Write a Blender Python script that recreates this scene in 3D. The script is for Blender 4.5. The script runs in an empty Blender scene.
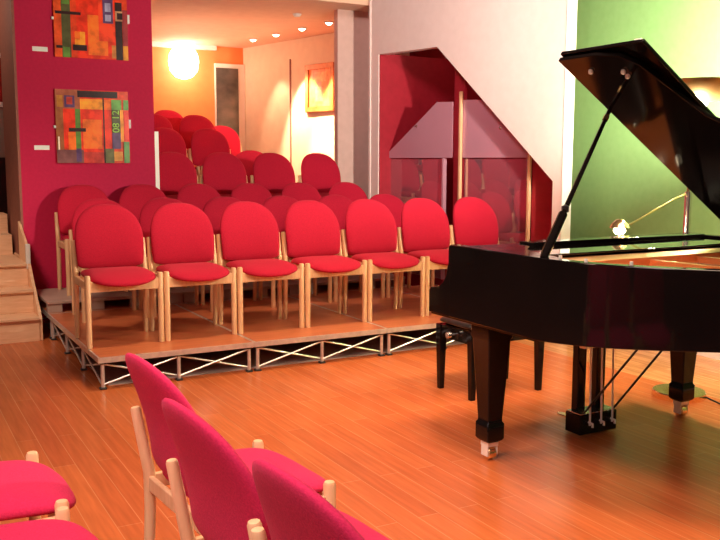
import bpy, bmesh, math, random
from mathutils import Vector, Matrix
random.seed(7)
S = bpy.context.scene
COL = S.collection
R = math.radians

# ------------------------------------------------------------------ materials
def mat(name, color, rough=0.5, metal=0.0, spec=0.5, coat=0.0, emit=None, estr=0.0):
    m = bpy.data.materials.new(name); m.use_nodes = True
    b = m.node_tree.nodes['Principled BSDF']
    b.inputs['Base Color'].default_value = (*color, 1)
    b.inputs['Roughness'].default_value = rough
    b.inputs['Metallic'].default_value = metal
    b.inputs['Specular IOR Level'].default_value = spec
    b.inputs['Coat Weight'].default_value = coat
    b.inputs['Coat Roughness'].default_value = 0.03
    if emit:
        b.inputs['Emission Color'].default_value = (*emit, 1)
        b.inputs['Emission Strength'].default_value = estr
    return m

def N(m, t, **kw):
    n = m.node_tree.nodes.new(t)
    for k, v in kw.items(): setattr(n, k, v)
    return n
def LK(m, a, b): m.node_tree.links.new(a, b)
def bsdf(m): return m.node_tree.nodes['Principled BSDF']

def ramp(m, fac, stops):
    r = N(m, 'ShaderNodeValToRGB')
    e = r.color_ramp.elements
    while len(e) < len(stops): e.new(0.5)
    for el, (p, c) in zip(e, stops):
        el.position = p; el.color = (*c, 1)
    LK(m, fac, r.inputs['Fac']); return r.outputs['Color']

def noisy(m, c1, c2, scale=8.0, stretch=(1, 1, 1), detail=4, bump=0.0, bscale=None):
    tc = N(m, 'ShaderNodeTexCoord'); mp = N(m, 'ShaderNodeMapping')
    mp.inputs['Scale'].default_value = stretch
    LK(m, tc.outputs['Object'], mp.inputs['Vector'])
    nz = N(m, 'ShaderNodeTexNoise'); nz.inputs['Scale'].default_value = scale
    nz.inputs['Detail'].default_value = detail
    LK(m, mp.outputs['Vector'], nz.inputs['Vector'])
    LK(m, ramp(m, nz.outputs['Fac'], [(0.3, c1), (0.7, c2)]), bsdf(m).inputs['Base Color'])
    if bump:
        n2 = N(m, 'ShaderNodeTexNoise'); n2.inputs['Scale'].default_value = bscale or scale
        LK(m, mp.outputs['Vector'], n2.inputs['Vector'])
        bp = N(m, 'ShaderNodeBump'); bp.inputs['Strength'].default_value = bump
        bp.inputs['Distance'].default_value = 0.004
        LK(m, n2.outputs['Fac'], bp.inputs['Height']); LK(m, bp.outputs['Normal'], bsdf(m).inputs['Normal'])
    return m

def planks(m, c1, c2, gap, w=0.095, length=1.3, rough=0.25, along='y', grain=0.35, msize=0.0022):
    """strip flooring: brick pattern in object space, long side along y (or x)"""
    tc = N(m, 'ShaderNodeTexCoord'); mp = N(m, 'ShaderNodeMapping')
    if along == 'y': mp.inputs['Rotation'].default_value = (0, 0, R(90))
    LK(m, tc.outputs['Object'], mp.inputs['Vector'])
    br = N(m, 'ShaderNodeTexBrick')
    br.inputs['Scale'].default_value = 1.0
    br.inputs['Brick Width'].default_value = length
    br.inputs['Row Height'].default_value = w
    br.inputs['Mortar Size'].default_value = msize
    br.inputs['Mortar Smooth'].default_value = 0.3
    br.inputs['Color1'].default_value = (*c1, 1); br.inputs['Color2'].default_value = (*c2, 1)
    br.inputs['Mortar'].default_value = (*gap, 1)
    br.offset = 0.37
    LK(m, mp.outputs['Vector'], br.inputs['Vector'])
    m2 = N(m, 'ShaderNodeMapping'); m2.inputs['Scale'].default_value = (3, 45, 3)
    LK(m, mp.outputs['Vector'], m2.inputs['Vector'])
    nz = N(m, 'ShaderNodeTexNoise'); nz.inputs['Scale'].default_value = 1.0; nz.inputs['Detail'].default_value = 6
    LK(m, m2.outputs['Vector'], nz.inputs['Vector'])
    g = ramp(m, nz.outputs['Fac'], [(0.3, (1-grain,)*3), (0.7, (1.0,)*3)])
    mx = N(m, 'ShaderNodeMix', data_type='RGBA', blend_type='MULTIPLY')
    mx.inputs['Factor'].default_value = 1.0
    LK(m, br.outputs['Color'], mx.inputs[6]); LK(m, g, mx.inputs[7])
    LK(m, mx.outputs[2], bsdf(m).inputs['Base Color'])
    bsdf(m).inputs['Roughness'].default_value = rough
    return m

def vcol(m):
    a = N(m, 'ShaderNodeVertexColor'); a.layer_name = 'Col'
    tc = N(m, 'ShaderNodeTexCoord')
    nz = N(m, 'ShaderNodeTexNoise'); nz.inputs['Scale'].default_value = 14; nz.inputs['Detail'].default_value = 6
    LK(m, tc.outputs['Object'], nz.inputs['Vector'])
    g = ramp(m, nz.outputs['Fac'], [(0.3, (0.9, 0.75, 0.75)), (0.65, (1.6, 1.5, 1.3))])
    mx = N(m, 'ShaderNodeMix', data_type='RGBA', blend_type='MULTIPLY'); mx.inputs['Factor'].default_value = 1
    LK(m, a.outputs['Color'], mx.inputs[6]); LK(m, g, mx.inputs[7])
    LK(m, mx.outputs[2], bsdf(m).inputs['Base Color'])
    return m

def fabric(name, c1, c2):
    m = mat(name, c1, rough=0.9, spec=0.15)
    noisy(m, c1, c2, scale=170, bump=0.25, bscale=320)
    b = bsdf(m)
    b.inputs['Sheen Weight'].default_value = 0.12
    b.inputs['Sheen Roughness'].default_value = 0.5
    b.inputs['Sheen Tint'].default_value = (1.0, 0.35, 0.4, 1)
    return m

M = {}
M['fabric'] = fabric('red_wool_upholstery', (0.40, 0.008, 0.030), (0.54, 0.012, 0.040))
M['fabric_cool_lit'] = fabric('red_wool_cool_lit', (0.50, 0.016, 0.070), (0.64, 0.024, 0.095))  # same red cloth, with the foreground's cooler light put into its colour
M['beech'] = noisy(mat('beech_wood', (0.7, 0.42, 0.2), 0.4), (0.72, 0.39, 0.20), (0.84, 0.52, 0.29), 5, (9, 9, 1.2), 5)
M['pine'] = noisy(mat('pine_boards', (0.7, 0.45, 0.25), 0.45), (0.80, 0.46, 0.26), (0.92, 0.58, 0.36), 4, (2, 14, 14), 5)
M['floor'] = planks(mat('laminate_floor', (0.5, 0.2, 0.06)), (0.62, 0.155, 0.045), (0.53, 0.122, 0.036), (0.68, 0.25, 0.10), 0.095, 1.25, 0.27, grain=0.25, msize=0.0018)
M['border'] = planks(mat('lamplit_border_floor', (0.6, 0.3, 0.1)), (0.86, 0.36, 0.14), (0.74, 0.29, 0.11), (0.55, 0.20, 0.07), 0.07, 0.4, 0.2, grain=0.45)  # grainier boards; lamplight beyond the piano's shadow edge is put into their colour
M['deck'] = noisy(mat('stage_plywood', (0.5, 0.16, 0.06), 0.3), (0.46, 0.12, 0.045), (0.58, 0.17, 0.065), 3, (1, 8, 1), 5)
M['deck_grey'] = noisy(mat('grey_plywood', (0.4, 0.3, 0.27), 0.5), (0.40, 0.27, 0.22), (0.50, 0.35, 0.29), 5)
M['alu'] = noisy(mat('aluminium', (0.7, 0.68, 0.66), 0.35, 0.7), (0.62, 0.60, 0.58), (0.80, 0.77, 0.74), 20)
M['black_foot'] = noisy(mat('black_plastic', (0.02, 0.02, 0.02), 0.5), (0.015,)*3, (0.03,)*3, 20)
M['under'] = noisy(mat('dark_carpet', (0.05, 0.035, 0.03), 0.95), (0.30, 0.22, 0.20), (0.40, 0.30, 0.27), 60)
M['magenta'] = noisy(mat('magenta_paint', (0.4, 0.012, 0.07), 0.75, spec=0.25), (0.50, 0.009, 0.060), (0.55, 0.012, 0.068), 40, bump=0.05, bscale=120)
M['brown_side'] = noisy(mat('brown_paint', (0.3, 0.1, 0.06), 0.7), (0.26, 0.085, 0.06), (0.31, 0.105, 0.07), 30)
M['white'] = noisy(mat('white_plaster', (0.8, 0.74, 0.68), 0.8, spec=0.2), (0.86, 0.69, 0.64), (0.90, 0.73, 0.68), 12, bump=0.04, bscale=80)
M['white_trim'] = noisy(mat('white_gloss', (0.85, 0.8, 0.75), 0.35), (0.82, 0.78, 0.72), (0.87, 0.83, 0.78), 10)
M['column'] = noisy(mat('pinkish_plaster', (0.7, 0.5, 0.44), 0.8, spec=0.2), (0.68, 0.46, 0.40), (0.73, 0.50, 0.44), 14)
M['green'] = noisy(mat('green_paint', (0.13, 0.33, 0.08), 0.6, spec=0.3), (0.19, 0.345, 0.12), (0.21, 0.37, 0.135), 18, bump=0.03, bscale=90)
M['redwall'] = noisy(mat('red_paint', (0.42, 0.01, 0.02), 0.6), (0.34, 0.006, 0.020), (0.40, 0.009, 0.026), 14)
M['orange'] = noisy(mat('orange_plaster', (0.8, 0.3, 0.11), 0.8, spec=0.2), (0.80, 0.27, 0.09), (0.85, 0.30, 0.10), 10)
M['cream'] = noisy(mat('cream_plaster', (0.8, 0.6, 0.42), 0.75, spec=0.2), (0.78, 0.58, 0.41), (0.83, 0.63, 0.45), 10)
M['ceil'] = noisy(mat('ceiling_paint', (0.75, 0.5, 0.35), 0.8, spec=0.2), (0.73, 0.47, 0.33), (0.78, 0.52, 0.37), 9)
M['lacquer'] = noisy(mat('black_lacquer', (0.006, 0.005, 0.005), 0.08, spec=0.22, coat=0.05), (0.004, 0.003, 0.003), (0.006, 0.004, 0.004), 4)
M['gloss'] = noisy(mat('black_mirror_lacquer', (0.006, 0.005, 0.005), 0.06, spec=0.8, coat=1.0), (0.005, 0.004, 0.004), (0.008, 0.006, 0.006), 4)
M['ebony'] = noisy(mat('black_satin', (0.01, 0.008, 0.008), 0.3), (0.008, 0.006, 0.006), (0.014, 0.01, 0.01), 6)
M['bronze'] = noisy(mat('bronze_plate', (0.75, 0.33, 0.13), 0.3, 0.75), (0.72, 0.29, 0.11), (0.82, 0.38, 0.16), 9)
M['spruce'] = noisy(mat('spruce_board', (0.65, 0.3, 0.12), 0.35), (0.6, 0.26, 0.1), (0.7, 0.34, 0.15), 6, (20, 2, 1))
M['veneer'] = noisy(mat('mahogany_veneer', (0.4, 0.13, 0.05), 0.3), (0.42, 0.12, 0.045), (0.55, 0.18, 0.07), 5, (3, 3, 20))
M['felt_red'] = noisy(mat('red_felt', (0.4, 0.01, 0.02), 0.95), (0.35, 0.01, 0.02), (0.45, 0.015, 0.025), 60)
M['ivory'] = noisy(mat('ivory_key', (0.8, 0.76, 0.68), 0.25), (0.78, 0.74, 0.66), (0.83, 0.79, 0.72), 20)
M['brass'] = noisy(mat('brass', (0.85, 0.62, 0.3), 0.22, 0.95), (0.82, 0.58, 0.27), (0.9, 0.68, 0.36), 14)
M['chrome'] = noisy(mat('chrome', (0.8, 0.78, 0.76), 0.18, 0.95), (0.76, 0.74, 0.72), (0.85, 0.83, 0.81), 14)
M['whitemetal'] = noisy(mat('pale_metal', (0.85, 0.82, 0.76), 0.3, 0.3), (0.82, 0.79, 0.73), (0.9, 0.87, 0.8), 14)
M['steel_string'] = noisy(mat('steel_string', (0.6, 0.45, 0.3), 0.3, 0.9), (0.55, 0.4, 0.26), (0.7, 0.52, 0.36), 30)
M['greyglass'] = noisy(mat('dark_window_glass', (0.09, 0.085, 0.08), 0.15), (0.06, 0.06, 0.055), (0.14, 0.125, 0.11), 2.5, (2, 2, 3), 3)
M['paper'] = noisy(mat('white_card', (0.85, 0.82, 0.8), 0.7), (0.82, 0.79, 0.77), (0.88, 0.85, 0.83), 30)
M['art'] = vcol(mat('painted_glass', (1, 0, 0), 0.25))
M['gilt'] = noisy(mat('orange_gilt_frame', (0.7, 0.2, 0.05), 0.35, 0.2), (0.62, 0.16, 0.04), (0.78, 0.25, 0.07), 20)
M['grey_wall'] = noisy(mat('grey_passage_paint', (0.28, 0.23, 0.2), 0.8), (0.26, 0.21, 0.18), (0.31, 0.25, 0.22), 8)
M['lime'] = noisy(mat('lime_figures', (0.25, 0.5, 0.06), 0.4), (0.22, 0.45, 0.05), (0.3, 0.55, 0.08), 20)
M['emit_warm'] = mat('glowing_bulb', (1, 0.9, 0.75), emit=(1, 0.83, 0.6), estr=14)
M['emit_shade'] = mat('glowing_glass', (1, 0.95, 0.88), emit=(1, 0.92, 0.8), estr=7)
M['olive'] = noisy(mat('brass_bowl', (0.3, 0.2, 0.07), 0.35, 0.75), (0.34, 0.22, 0.08), (0.42, 0.28, 0.11), 10)
M['cable'] = noisy(mat('black_cable', (0.015,)*3, 0.5), (0.012,)*3, (0.02,)*3, 30)

def glass(name, tint, g, d, t, gr):
    m = bpy.data.materials.new(name); m.use_nodes = True
    nt = m.node_tree; nt.nodes.clear()
    o = nt.nodes.new('ShaderNodeOutputMaterial')
    gl = nt.nodes.new('ShaderNodeBsdfGlossy'); gl.inputs['Roughness'].default_value = gr
    gl.inputs['Color'].default_value = (0.95, 0.8, 0.82, 1)
    tc = nt.nodes.new('ShaderNodeTexCoord'); nz = nt.nodes.new('ShaderNodeTexNoise'); nz.inputs['Scale'].default_value = 3
    nt.links.new(tc.outputs['Object'], nz.inputs['Vector'])
    rp = nt.nodes.new('ShaderNodeValToRGB')
    rp.color_ramp.elements[0].color = (*[c*0.85 for c in tint], 1); rp.color_ramp.elements[1].color = (*tint, 1)
    nt.links.new(nz.outputs['Fac'], rp.inputs['Fac'])
    df = nt.nodes.new('ShaderNodeBsdfDiffuse'); nt.links.new(rp.outputs['Color'], df.inputs['Color'])
    tr = nt.nodes.new('ShaderNodeBsdfTransparent'); tr.inputs['Color'].default_value = (0.95, 0.8, 0.8, 1)
    m1 = nt.nodes.new('ShaderNodeMixShader'); m1.inputs[0].default_value = d/(d+t)
    nt.links.new(tr.outputs[0], m1.inputs[1]); nt.links.new(df.outputs[0], m1.inputs[2])
    m2 = nt.nodes.new('ShaderNodeMixShader'); m2.inputs[0].default_value = g
    nt.links.new(m1.outputs[0], m2.inputs[1]); nt.links.new(gl.outputs[0], m2.inputs[2])
    nt.links.new(m2.outputs[0], o.inputs['Surface'])
    return m
M['reflection_tint'] = glass('painted_reflection_glass', (0.74, 0.36, 0.46), 0.12, 0.75, 0.25, 0.15)  # pink reflection of the lit room painted into the pane colour
M['mirror_glass'] = glass('pink_reflecting_glass', (0.55, 0.19, 0.25), 0.42, 0.5, 0.3, 0.03)

# ------------------------------------------------------------------ mesh builder
class MB:
    def __init__(s): s.v = []; s.f = []; s.c = []
    def add(s, vs, fs, c=None):
        o = len(s.v); s.v += [tuple(v) for v in vs]
        s.f += [tuple(i + o for i in f) for f in fs]; s.c += [c]*len(fs); return s
    def box(s, x0, x1, y0, y1, z0, z1, c=None, mtx=None):
        vs = [Vector((x, y, z)) for z in (z0, z1) for y in (y0, y1) for x in (x0, x1)]
        if mtx: vs = [mtx @ v for v in vs]
        return s.add(vs, [(0, 2, 3, 1), (4, 5, 7, 6), (0, 1, 5, 4), (2, 6, 7, 3), (0, 4, 6, 2), (1, 3, 7, 5)], c)
    def tube(s, pts, r, n=8, cap=True, c=None):
        pts = [Vector(p) for p in pts]
        rs = r if isinstance(r, (list, tuple)) else [r]*len(pts)
        vs = []; up = None
        for i, p in enumerate(pts):
            d = (pts[min(i+1, len(pts)-1)] - pts[max(i-1, 0)]).normalized()
            if up is None:
                up = Vector((0, 0, 1)) if abs(d.z) < 0.9 else Vector((1, 0, 0))
            a = d.cross(up).normalized(); b = a.cross(d).normalized(); up = b
            for k in range(n):
                t = 2*math.pi*k/n
                vs.append(p + (a*math.cos(t) + b*math.sin(t))*rs[i])
        fs = [(i*n+k, i*n+(k+1) % n, (i+1)*n+(k+1) % n, (i+1)*n+k) for i in range(len(pts)-1) for k in range(n)]
        if cap:
            fs.append(tuple(range(n))[::-1]); fs.append(tuple((len(pts)-1)*n + k for k in range(n)))
        return s.add(vs, fs, c)
    def lathe(s, prof, n=24, cen=(0, 0, 0), c=None):
        vs = []; m = len(prof)
        for k in range(n):
            t = 2*math.pi*k/n
            for r, z in prof: vs.append((cen[0]+r*math.cos(t), cen[1]+r*math.sin(t), cen[2]+z))
        fs = [(k*m+i, ((k+1) % n)*m+i, ((k+1) % n)*m+i+1, k*m+i+1) for k in range(n) for i in range(m-1)]
        return s.add(vs, fs, c)
    def prism(s, poly, fn, h0, h1, c=None):
        """poly of 2D points; fn(u, v, h) -> xyz"""
        n = len(poly)
        vs = [fn(u, v, h0) for u, v in poly] + [fn(u, v, h1) for u, v in poly]
        fs = [tuple(range(n))[::-1], tuple(range(n, 2*n))] + [(i, (i+1) % n, (i+1) % n+n, i+n) for i in range(n)]
        return s.add(vs, fs, c)
    def pillow(s, outline, cen, front, back, c=None):
        """rings from an outline towards a centre; front/back(u, v, k) -> xyz, k 0 at rim .. 1 at middle"""
        rings = [1.0, 0.985, 0.95, 0.88, 0.75, 0.5, 0.25]
        n = len(outline)
        for fn, flip in ((front, False), (back, True)):
            vs = []
            for q in rings:
                k = (1 - q**5)**0.5
                for u, v in outline: vs.append(fn(cen[0]+(u-cen[0])*q, cen[1]+(v-cen[1])*q, k))
            vs.append(fn(cen[0], cen[1], 1.0))
            fs = []
            for i in range(len(rings)-1):
                for j in range(n):
                    fs.append((i*n+j, i*n+(j+1) % n, (i+1)*n+(j+1) % n, (i+1)*n+j))
            L = (len(rings)-1)*n
            for j in range(n): fs.append((L+j, L+(j+1) % n, len(vs)-1))
            if flip: fs = [f[::-1] for f in fs]
            s.add(vs, fs, c)
        return s
    def build(s, name, m, parent=None, bevel=0.0, seg=2, smooth=True, angle=35, merge=True):
        me = bpy.data.meshes.new(name)
        me.from_pydata(s.v, [], s.f)
        if any(s.c):
            a = me.color_attributes.new('Col', 'FLOAT_COLOR', 'CORNER')
            for p, c in zip(me.polygons, s.c):
                for li in p.loop_indices: a.data[li].color = (*(c or (0.5, 0.5, 0.5)), 1)
        bm = bmesh.new(); bm.from_mesh(me)
        if merge: bmesh.ops.remove_doubles(bm, verts=bm.verts, dist=1e-5)
        bmesh.ops.recalc_face_normals(bm, faces=bm.faces)
        bm.to_mesh(me); bm.free()
        me.materials.append(m)
        if smooth:
            for p in me.polygons: p.use_smooth = True
            me.set_sharp_from_angle(angle=R(angle))
        o = bpy.data.objects.new(name, me); COL.objects.link(o)
        if parent: o.parent = parent
        if bevel:
            b = o.modifiers.new('bevel', 'BEVEL'); b.width = bevel; b.segments = seg
            b.limit_method = 'ANGLE'; b.angle_limit = R(40)
        return o

def tag(o, label, cat, group=None, kind=None):
    o['label'] = label; o['category'] = cat
    if group: o['group'] = group
    if kind: o['kind'] = kind
    return o
def empty(name, loc, rz=0, label=None, cat=None, group=None):
    o = bpy.data.objects.new(name, None); COL.objects.link(o)
    o.empty_display_size = 0.1
    o.location = loc; o.rotation_euler = (0, 0, rz)
    if label: tag(o, label, cat, group)
    return o
def struct(o):
    o['kind'] = 'structure'; return o
def copy_tree(o, parent=None):
    c = o.copy(); COL.objects.link(c)
    if parent: c.parent = parent
    for ch in list(o.children): copy_tree(ch, c)
    return c

# ------------------------------------------------------------------ camera
F, PIT, ROLL, H, TH = 877.2, 0.1227, 0.0024, 1.3647, 0.5027
CAM = Vector((-1.101, -5.238, H))
rv = Vector((math.cos(TH), -math.sin(TH), 0))
fv = Vector((math.sin(TH)*math.cos(PIT), math.cos(TH)*math.cos(PIT), -math.sin(PIT)))
uv = rv.cross(fv)
rr = rv*math.cos(ROLL) + uv*math.sin(ROLL)
ur = uv*math.cos(ROLL) - rv*math.sin(ROLL)
cd = bpy.data.cameras.new('camera'); cam = bpy.data.objects.new('camera', cd); COL.objects.link(cam)
mt = Matrix.Identity(4)
for i in range(3): mt[i][0] = rr[i]; mt[i][1] = ur[i]; mt[i][2] = -fv[i]; mt[i][3] = CAM[i]
cam.matrix_world = mt
cd.sensor_width = 36; cd.lens = F/720*36; cd.clip_start = 0.05; cd.clip_end = 100
S.camera = cam

# ------------------------------------------------------------------ room shell
RZ = -1.0
bx = lambda *a: MB().box(*a)
fl = MB(); fl.box(-7, 3.13, -9, 8, -0.1, 0); fl.box(3.13, 6, 0.05, 8, -0.1, 0)
struct(fl.build('floor', M['floor'], smooth=False))
struct(bx(3.13, 6, -9, 0.05, -0.1, 0).build('floor_lamplit_border', M['border'], smooth=False))
struct(bx(4.0, 4.12, -9, 0.48, 0, 3.9).build('wall_right', M['green'], smooth=False))
struct(bx(3.98, 4.0, -9, -0.02, 0, 0.12).build('baseboard_right', M['white_trim'], smooth=False))

K0 = Vector((3.644, -0.05, 0)); KD = Vector((-0.105, 0.9945, 0)); KN = Vector((0.9945, 0.105, 0))
def onwall(t, z, h): return K0 + KD*t + KN*h + Vector((0, 0, z))
op = [(0.125, 0), (0.222, 0), (0.222, 1.215), (1.679, 2.41), (2.589, 2.43), (2.589, 0), (2.715, 0), (2.715, 3.9), (0.125, 3.9)]
struct(MB().prism(op, onwall, 0, 0.10).build('wall_stage_side', M['white'], smooth=False))
struct(MB().prism([(0.125, 0), (0.125, 3.9), (0.115, 3.9), (0.115, 0)], onwall, -0.004, 0.102).build('trim_1', M['white_trim'], smooth=False))
struct(MB().prism([(2.715, 0), (2.74, 0), (2.74, 3.9), (2.715, 3.9)], onwall, -0.012, 0.30).build('trim_2', M['white'], smooth=False))
struct(bx(3.185, 3.70, 3.05, 3.13, 0, 3.9).build('wall_column', M['column'], smooth=False))
# the alcove behind the stepped opening
al = MB(); al.box(4.40, 4.5, 0.5, 3.6, 0, 3.2); al.box(3.76, 4.4, 0.50, 0.55, 0, 3.2)
struct(al.build('wall_alcove', M['redwall'], smooth=False))
struct(bx(3.5, 4.5, 3.5, 3.6, 0, 3.2).build('wall_alcove_end', M['redwall'], smooth=False))
struct(bx(3.70, 4.5, 0.5, 3.6, 3.0, 3.1).build('ceiling_alcove', M['redwall'], smooth=False))
# red infill strips
struct(MB().prism([(0.2, 0), (0.575, 0), (0.575, 1.62), (0.2, 1.3)], onwall, 0.135, 0.16).build('trim_3', M['redwall'], smooth=False))
struct(MB().prism([(1.46, 0), (1.60, 0), (1.60, 2.6), (1.46, 2.6)], onwall, 0.15, 0.18).build('trim_4', M['redwall'], smooth=False))

struct(MB().prism([(2.574, 0), (2.586, 0), (2.586, 2.44), (2.574, 2.44)], onwall, 0.012, 1.0).build('trim_9', M['redwall'], smooth=False))
# wide pillar with the pictures
struct(bx(-0.03, 1.108, 2.6, 3.42, 0, 3.9).build('wall_pillar', M['magenta'], smooth=False))
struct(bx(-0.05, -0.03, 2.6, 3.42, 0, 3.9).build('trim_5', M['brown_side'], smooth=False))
struct(bx(1.108, 1.15, 2.62, 2.66, 0.0, 1.63).build('trim_6', M['white_trim'], smooth=False))

# rear room
W0 = Vector((3.486, 6.5, 0)); WD = Vector((0.218, -0.976, 0)); WN = Vector((0.976, 0.218, 0))
def onrear(t, z, h): return W0 + WD*t + WN*h + Vector((0, 0, z))
struct(bx(0.9, 3.6, 6.5, 6.6, 0, 2.93).build('wall_rear', M['orange'], smooth=False))
struct(MB().prism([(0, 0), (3.2, 0), (3.2, 2.93), (0, 2.93)], onrear, 0, 0.1).build('wall_rear_right', M['cream'], smooth=False))
struct(bx(0.6, 4.6, 2.7, 6.6, 2.93, 3.05).build('ceiling_rear', M['ceil'], smooth=False))
struct(MB().prism([(1.085, 1.0), (1.105, 1.0), (1.105, 2.69), (1.085, 2.69)], onrear, -0.012, 0).build('trim_7', M['brown_side'], smooth=False))
# dark glazed door with white frame in the rear wall
wn = struct(bx(3.06, 3.49, 6.46, 6.5, 0.0, 2.70).build('door_1', M['white_trim'], smooth=False))
bx(3.07, 3.39, 6.445, 6.462, 0.9, 2.64).build('door_glass', M['greyglass'], wn, smooth=False)
# left passage beyond the stairs
struct(bx(-3.5, 0.6, 4.5, 4.6, 0, 3.4).build('wall_passage', M['grey_wall'], smooth=False))
struct(bx(-3.5, 0.6, 4.42, 4.5, 2.68, 3.4).build('trim_8', M['redwall'], smooth=False))
dk = struct(bx(-0.5, 0.095, 4.44, 4.5, 0.5, 1.40).build('door_2', M['ebony'], smooth=False))

# seating tiers (low platforms climbing to the back)
def tier(x0, x1, y0, y1, z):
    struct(bx(x0, x1, y0, y1, 0, z).build('floor_tier', M['deck_grey'], smooth=False))
TIERS = [(1.16, 3.14, 2.51, 3.10, 0.58), (2.10, 3.14, 3.11, 3.76, 0.61), (1.16, 2.60, 3.77, 4.40, 0.855),
         (1.16, 2.60, 4.41, 5.08, 1.04), (1.5, 2.50, 5.09, 5.85, 1.13), (2.51, 3.3, 5.09, 5.85, 0.95)]
for t in TIERS: tier(*t)

# ------------------------------------------------------------------ stage decks
DH = 0.2
def make_deck(x0, x1, y0, y1, label, group, front=True, left=False):
    root = empty('stage_deck', (x0, y0, 0), 0, label, 'stage platform', group)
    w = x1-x0; d = y1-y0
    MB().box(0.012, w-0.012, 0.012, d-0.012, DH-0.022, DH).build('deck_board', M['deck'], root, 0.001)
    e = MB()
    e.box(0.001, w-0.001, 0.001, 0.012, DH-0.034, DH-0.001); e.box(0.001, w-0.001, d-0.012, d-0.001, DH-0.034, DH-0.001)
    e.box(0.001, 0.012, 0.012, d-0.012, DH-0.034, DH-0.001); e.box(w-0.012, w-0.001, 0.012, d-0.012, DH-0.034, DH-0.001)
    e.build('edge_frame', M['alu'], root)
    n = 2 if w > 0.8 else 1
    xs = [0.03 + (w-0.06)*i/n for i in range(n+1)]
    nl = 3
    ys = [0.03 + (d-0.06)*i/nl for i in range(nl+1)]
    def leg(x, y):
        l = MB().tube([(x, y, 0.012), (x, y, DH-0.03)], 0.012, 10).build('leg', M['alu'], root)
        MB().box(x-0.02, x+0.02, y-0.02, y+0.02, 0, 0.013).build('foot', M['black_foot'], l, 0.003)
        MB().box(x-0.017, x+0.017, y-0.017, y+0.017, DH-0.045, DH-0.022).build('leg_bracket', M['black_foot'], l, 0.003)
    for x in xs:
        leg(x, ys[0]); leg(x, ys[-1])
    if left:
        for y in ys[1:-1]: leg(xs[0], y)
    rows = [ys[0], ys[-1]]
    for y in rows:
        for i in range(n):
            a, b = xs[i], xs[i+1]
            MB().tube([(a, y-0.006, 0.03), (b, y-0.006, DH-0.045)], 0.006, 6).build('brace', M['alu'], root)
            MB().tube([(a, y+0.006, DH-0.045), (b, y+0.006, 0.03)], 0.006, 6).build('brace', M['alu'], root)
    if left:
        for i in range(nl):
            a, b = ys[i], ys[i+1]
            MB().tube([(xs[0]-0.006, a, 0.03), (xs[0]-0.006, b, DH-0.045)], 0.006, 6).build('brace', M['alu'], root)
            MB().tube([(xs[0]+0.006, a, DH-0.045), (xs[0]+0.006, b, 0.03)], 0.006, 6).build('brace', M['alu'], root)
    return root
DG = 'low modular stage decks'
make_deck(0, 1, 0, 1.735, 'leftmost front stage deck with exposed corner, beside the wooden steps', DG, left=True)
make_deck(1, 2, 0, 1.735, 'second front stage deck from the left, under the middle of the front chair row', DG)
make_deck(2, 3, 0, 1.735, 'third front stage deck from the left, reaching behind the piano stool', DG)
make_deck(3, 3.55, 0, 1.735, 'narrow last stage deck at right, hidden partly behind the piano', DG)
for (a, b, s) in ((0, 1.1, 'left'), (1.1, 2.2, 'middle'), (2.2, 3.3, 'right')):
    make_deck(a, b, 1.74, 2.5, f'rear stage deck on the {s}, under the third row riser', DG)
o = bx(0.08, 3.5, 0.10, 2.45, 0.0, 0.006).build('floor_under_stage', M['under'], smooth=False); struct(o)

# pallet like risers for the third row
def make_riser(x0, x1, label):
    root = empty('riser', (x0, 1.76, DH), 0, label, 'riser', 'pallet risers behind the second row')
    w = x1-x0
    MB().box(0.003, w-0.003, 0, 0.735, 0.068, 0.09).build('riser_top', M['deck_grey'], root, 0.002)
    for k in range(4):
        c = 0.06+(w-0.12)*k/3
        for y in (0.01, 0.66):
            MB().box(c-0.055, c+0.055, y, y+0.06, 0, 0.068).build('riser_block', M['deck_grey'], root, 0.002)
make_riser(0.0, 1.08, 'pale low pallet riser at the left end behind the second row')
make_riser(1.08, 2.16, 'pale low pallet riser in the middle behind the second row')
make_riser(2.16, 3.24, 'pale low pallet riser at the right end behind the second row')

# ------------------------------------------------------------------ wooden steps at left
st = empty('wooden_steps', (-0.60, 1.7, 0), 0, 'pine wooden steps with side panel, left of the stage', 'steps')
L0, L1 = -0.55, 0.545
hs = [0.185, 0.365, 0.545]
for i, h in enumerate(hs):
    y0 = 0.25*i; y1 = 0.25*(i+1) if i < 2 else 1.35
    MB().box(L0, L1-0.012, y0+0.02, y0+0.04, (hs[i-1] if i else 0), h-0.022).build('step_riser', M['pine'], st, 0.001)
    MB().box(L0, L1-0.012, y0, y1+0.02, h-0.022, h).build('tread', M['pine'], st, 0.004)
sd = [(0.03, 0), (0.03, 0.165), (0.05, 0.19), (0.52, 0.56), (1.3, 0.56), (1.3, 0)]
MB().prism(sd, lambda u, v, h: (h, u, v), L1-0.01, L1+0.012).build('side_panel', M['pine'], st, 0.001)
MB().box(L1-0.02, L1+0.014, 0.50, 0.54, 0.50, 0.70).build('newel_post', M['white_trim'], st, 0.004)
MB().prism([(0.54, 0.54), (0.54, 0.68), (0.95, 0.86), (0.95, 0.54)], lambda u, v, h: (h, u, v), L1-0.012, L1+0.008).build('guard_panel', M['pine'], st, 0.001)
for i in range(2):
    MB().box(L0, L1-0.02, 1.3+0.25*i, 1.6+0.25*i, 0.545, 0.72+0.17*i).build('upper_step', M['pine'], st, 0.003)

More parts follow.
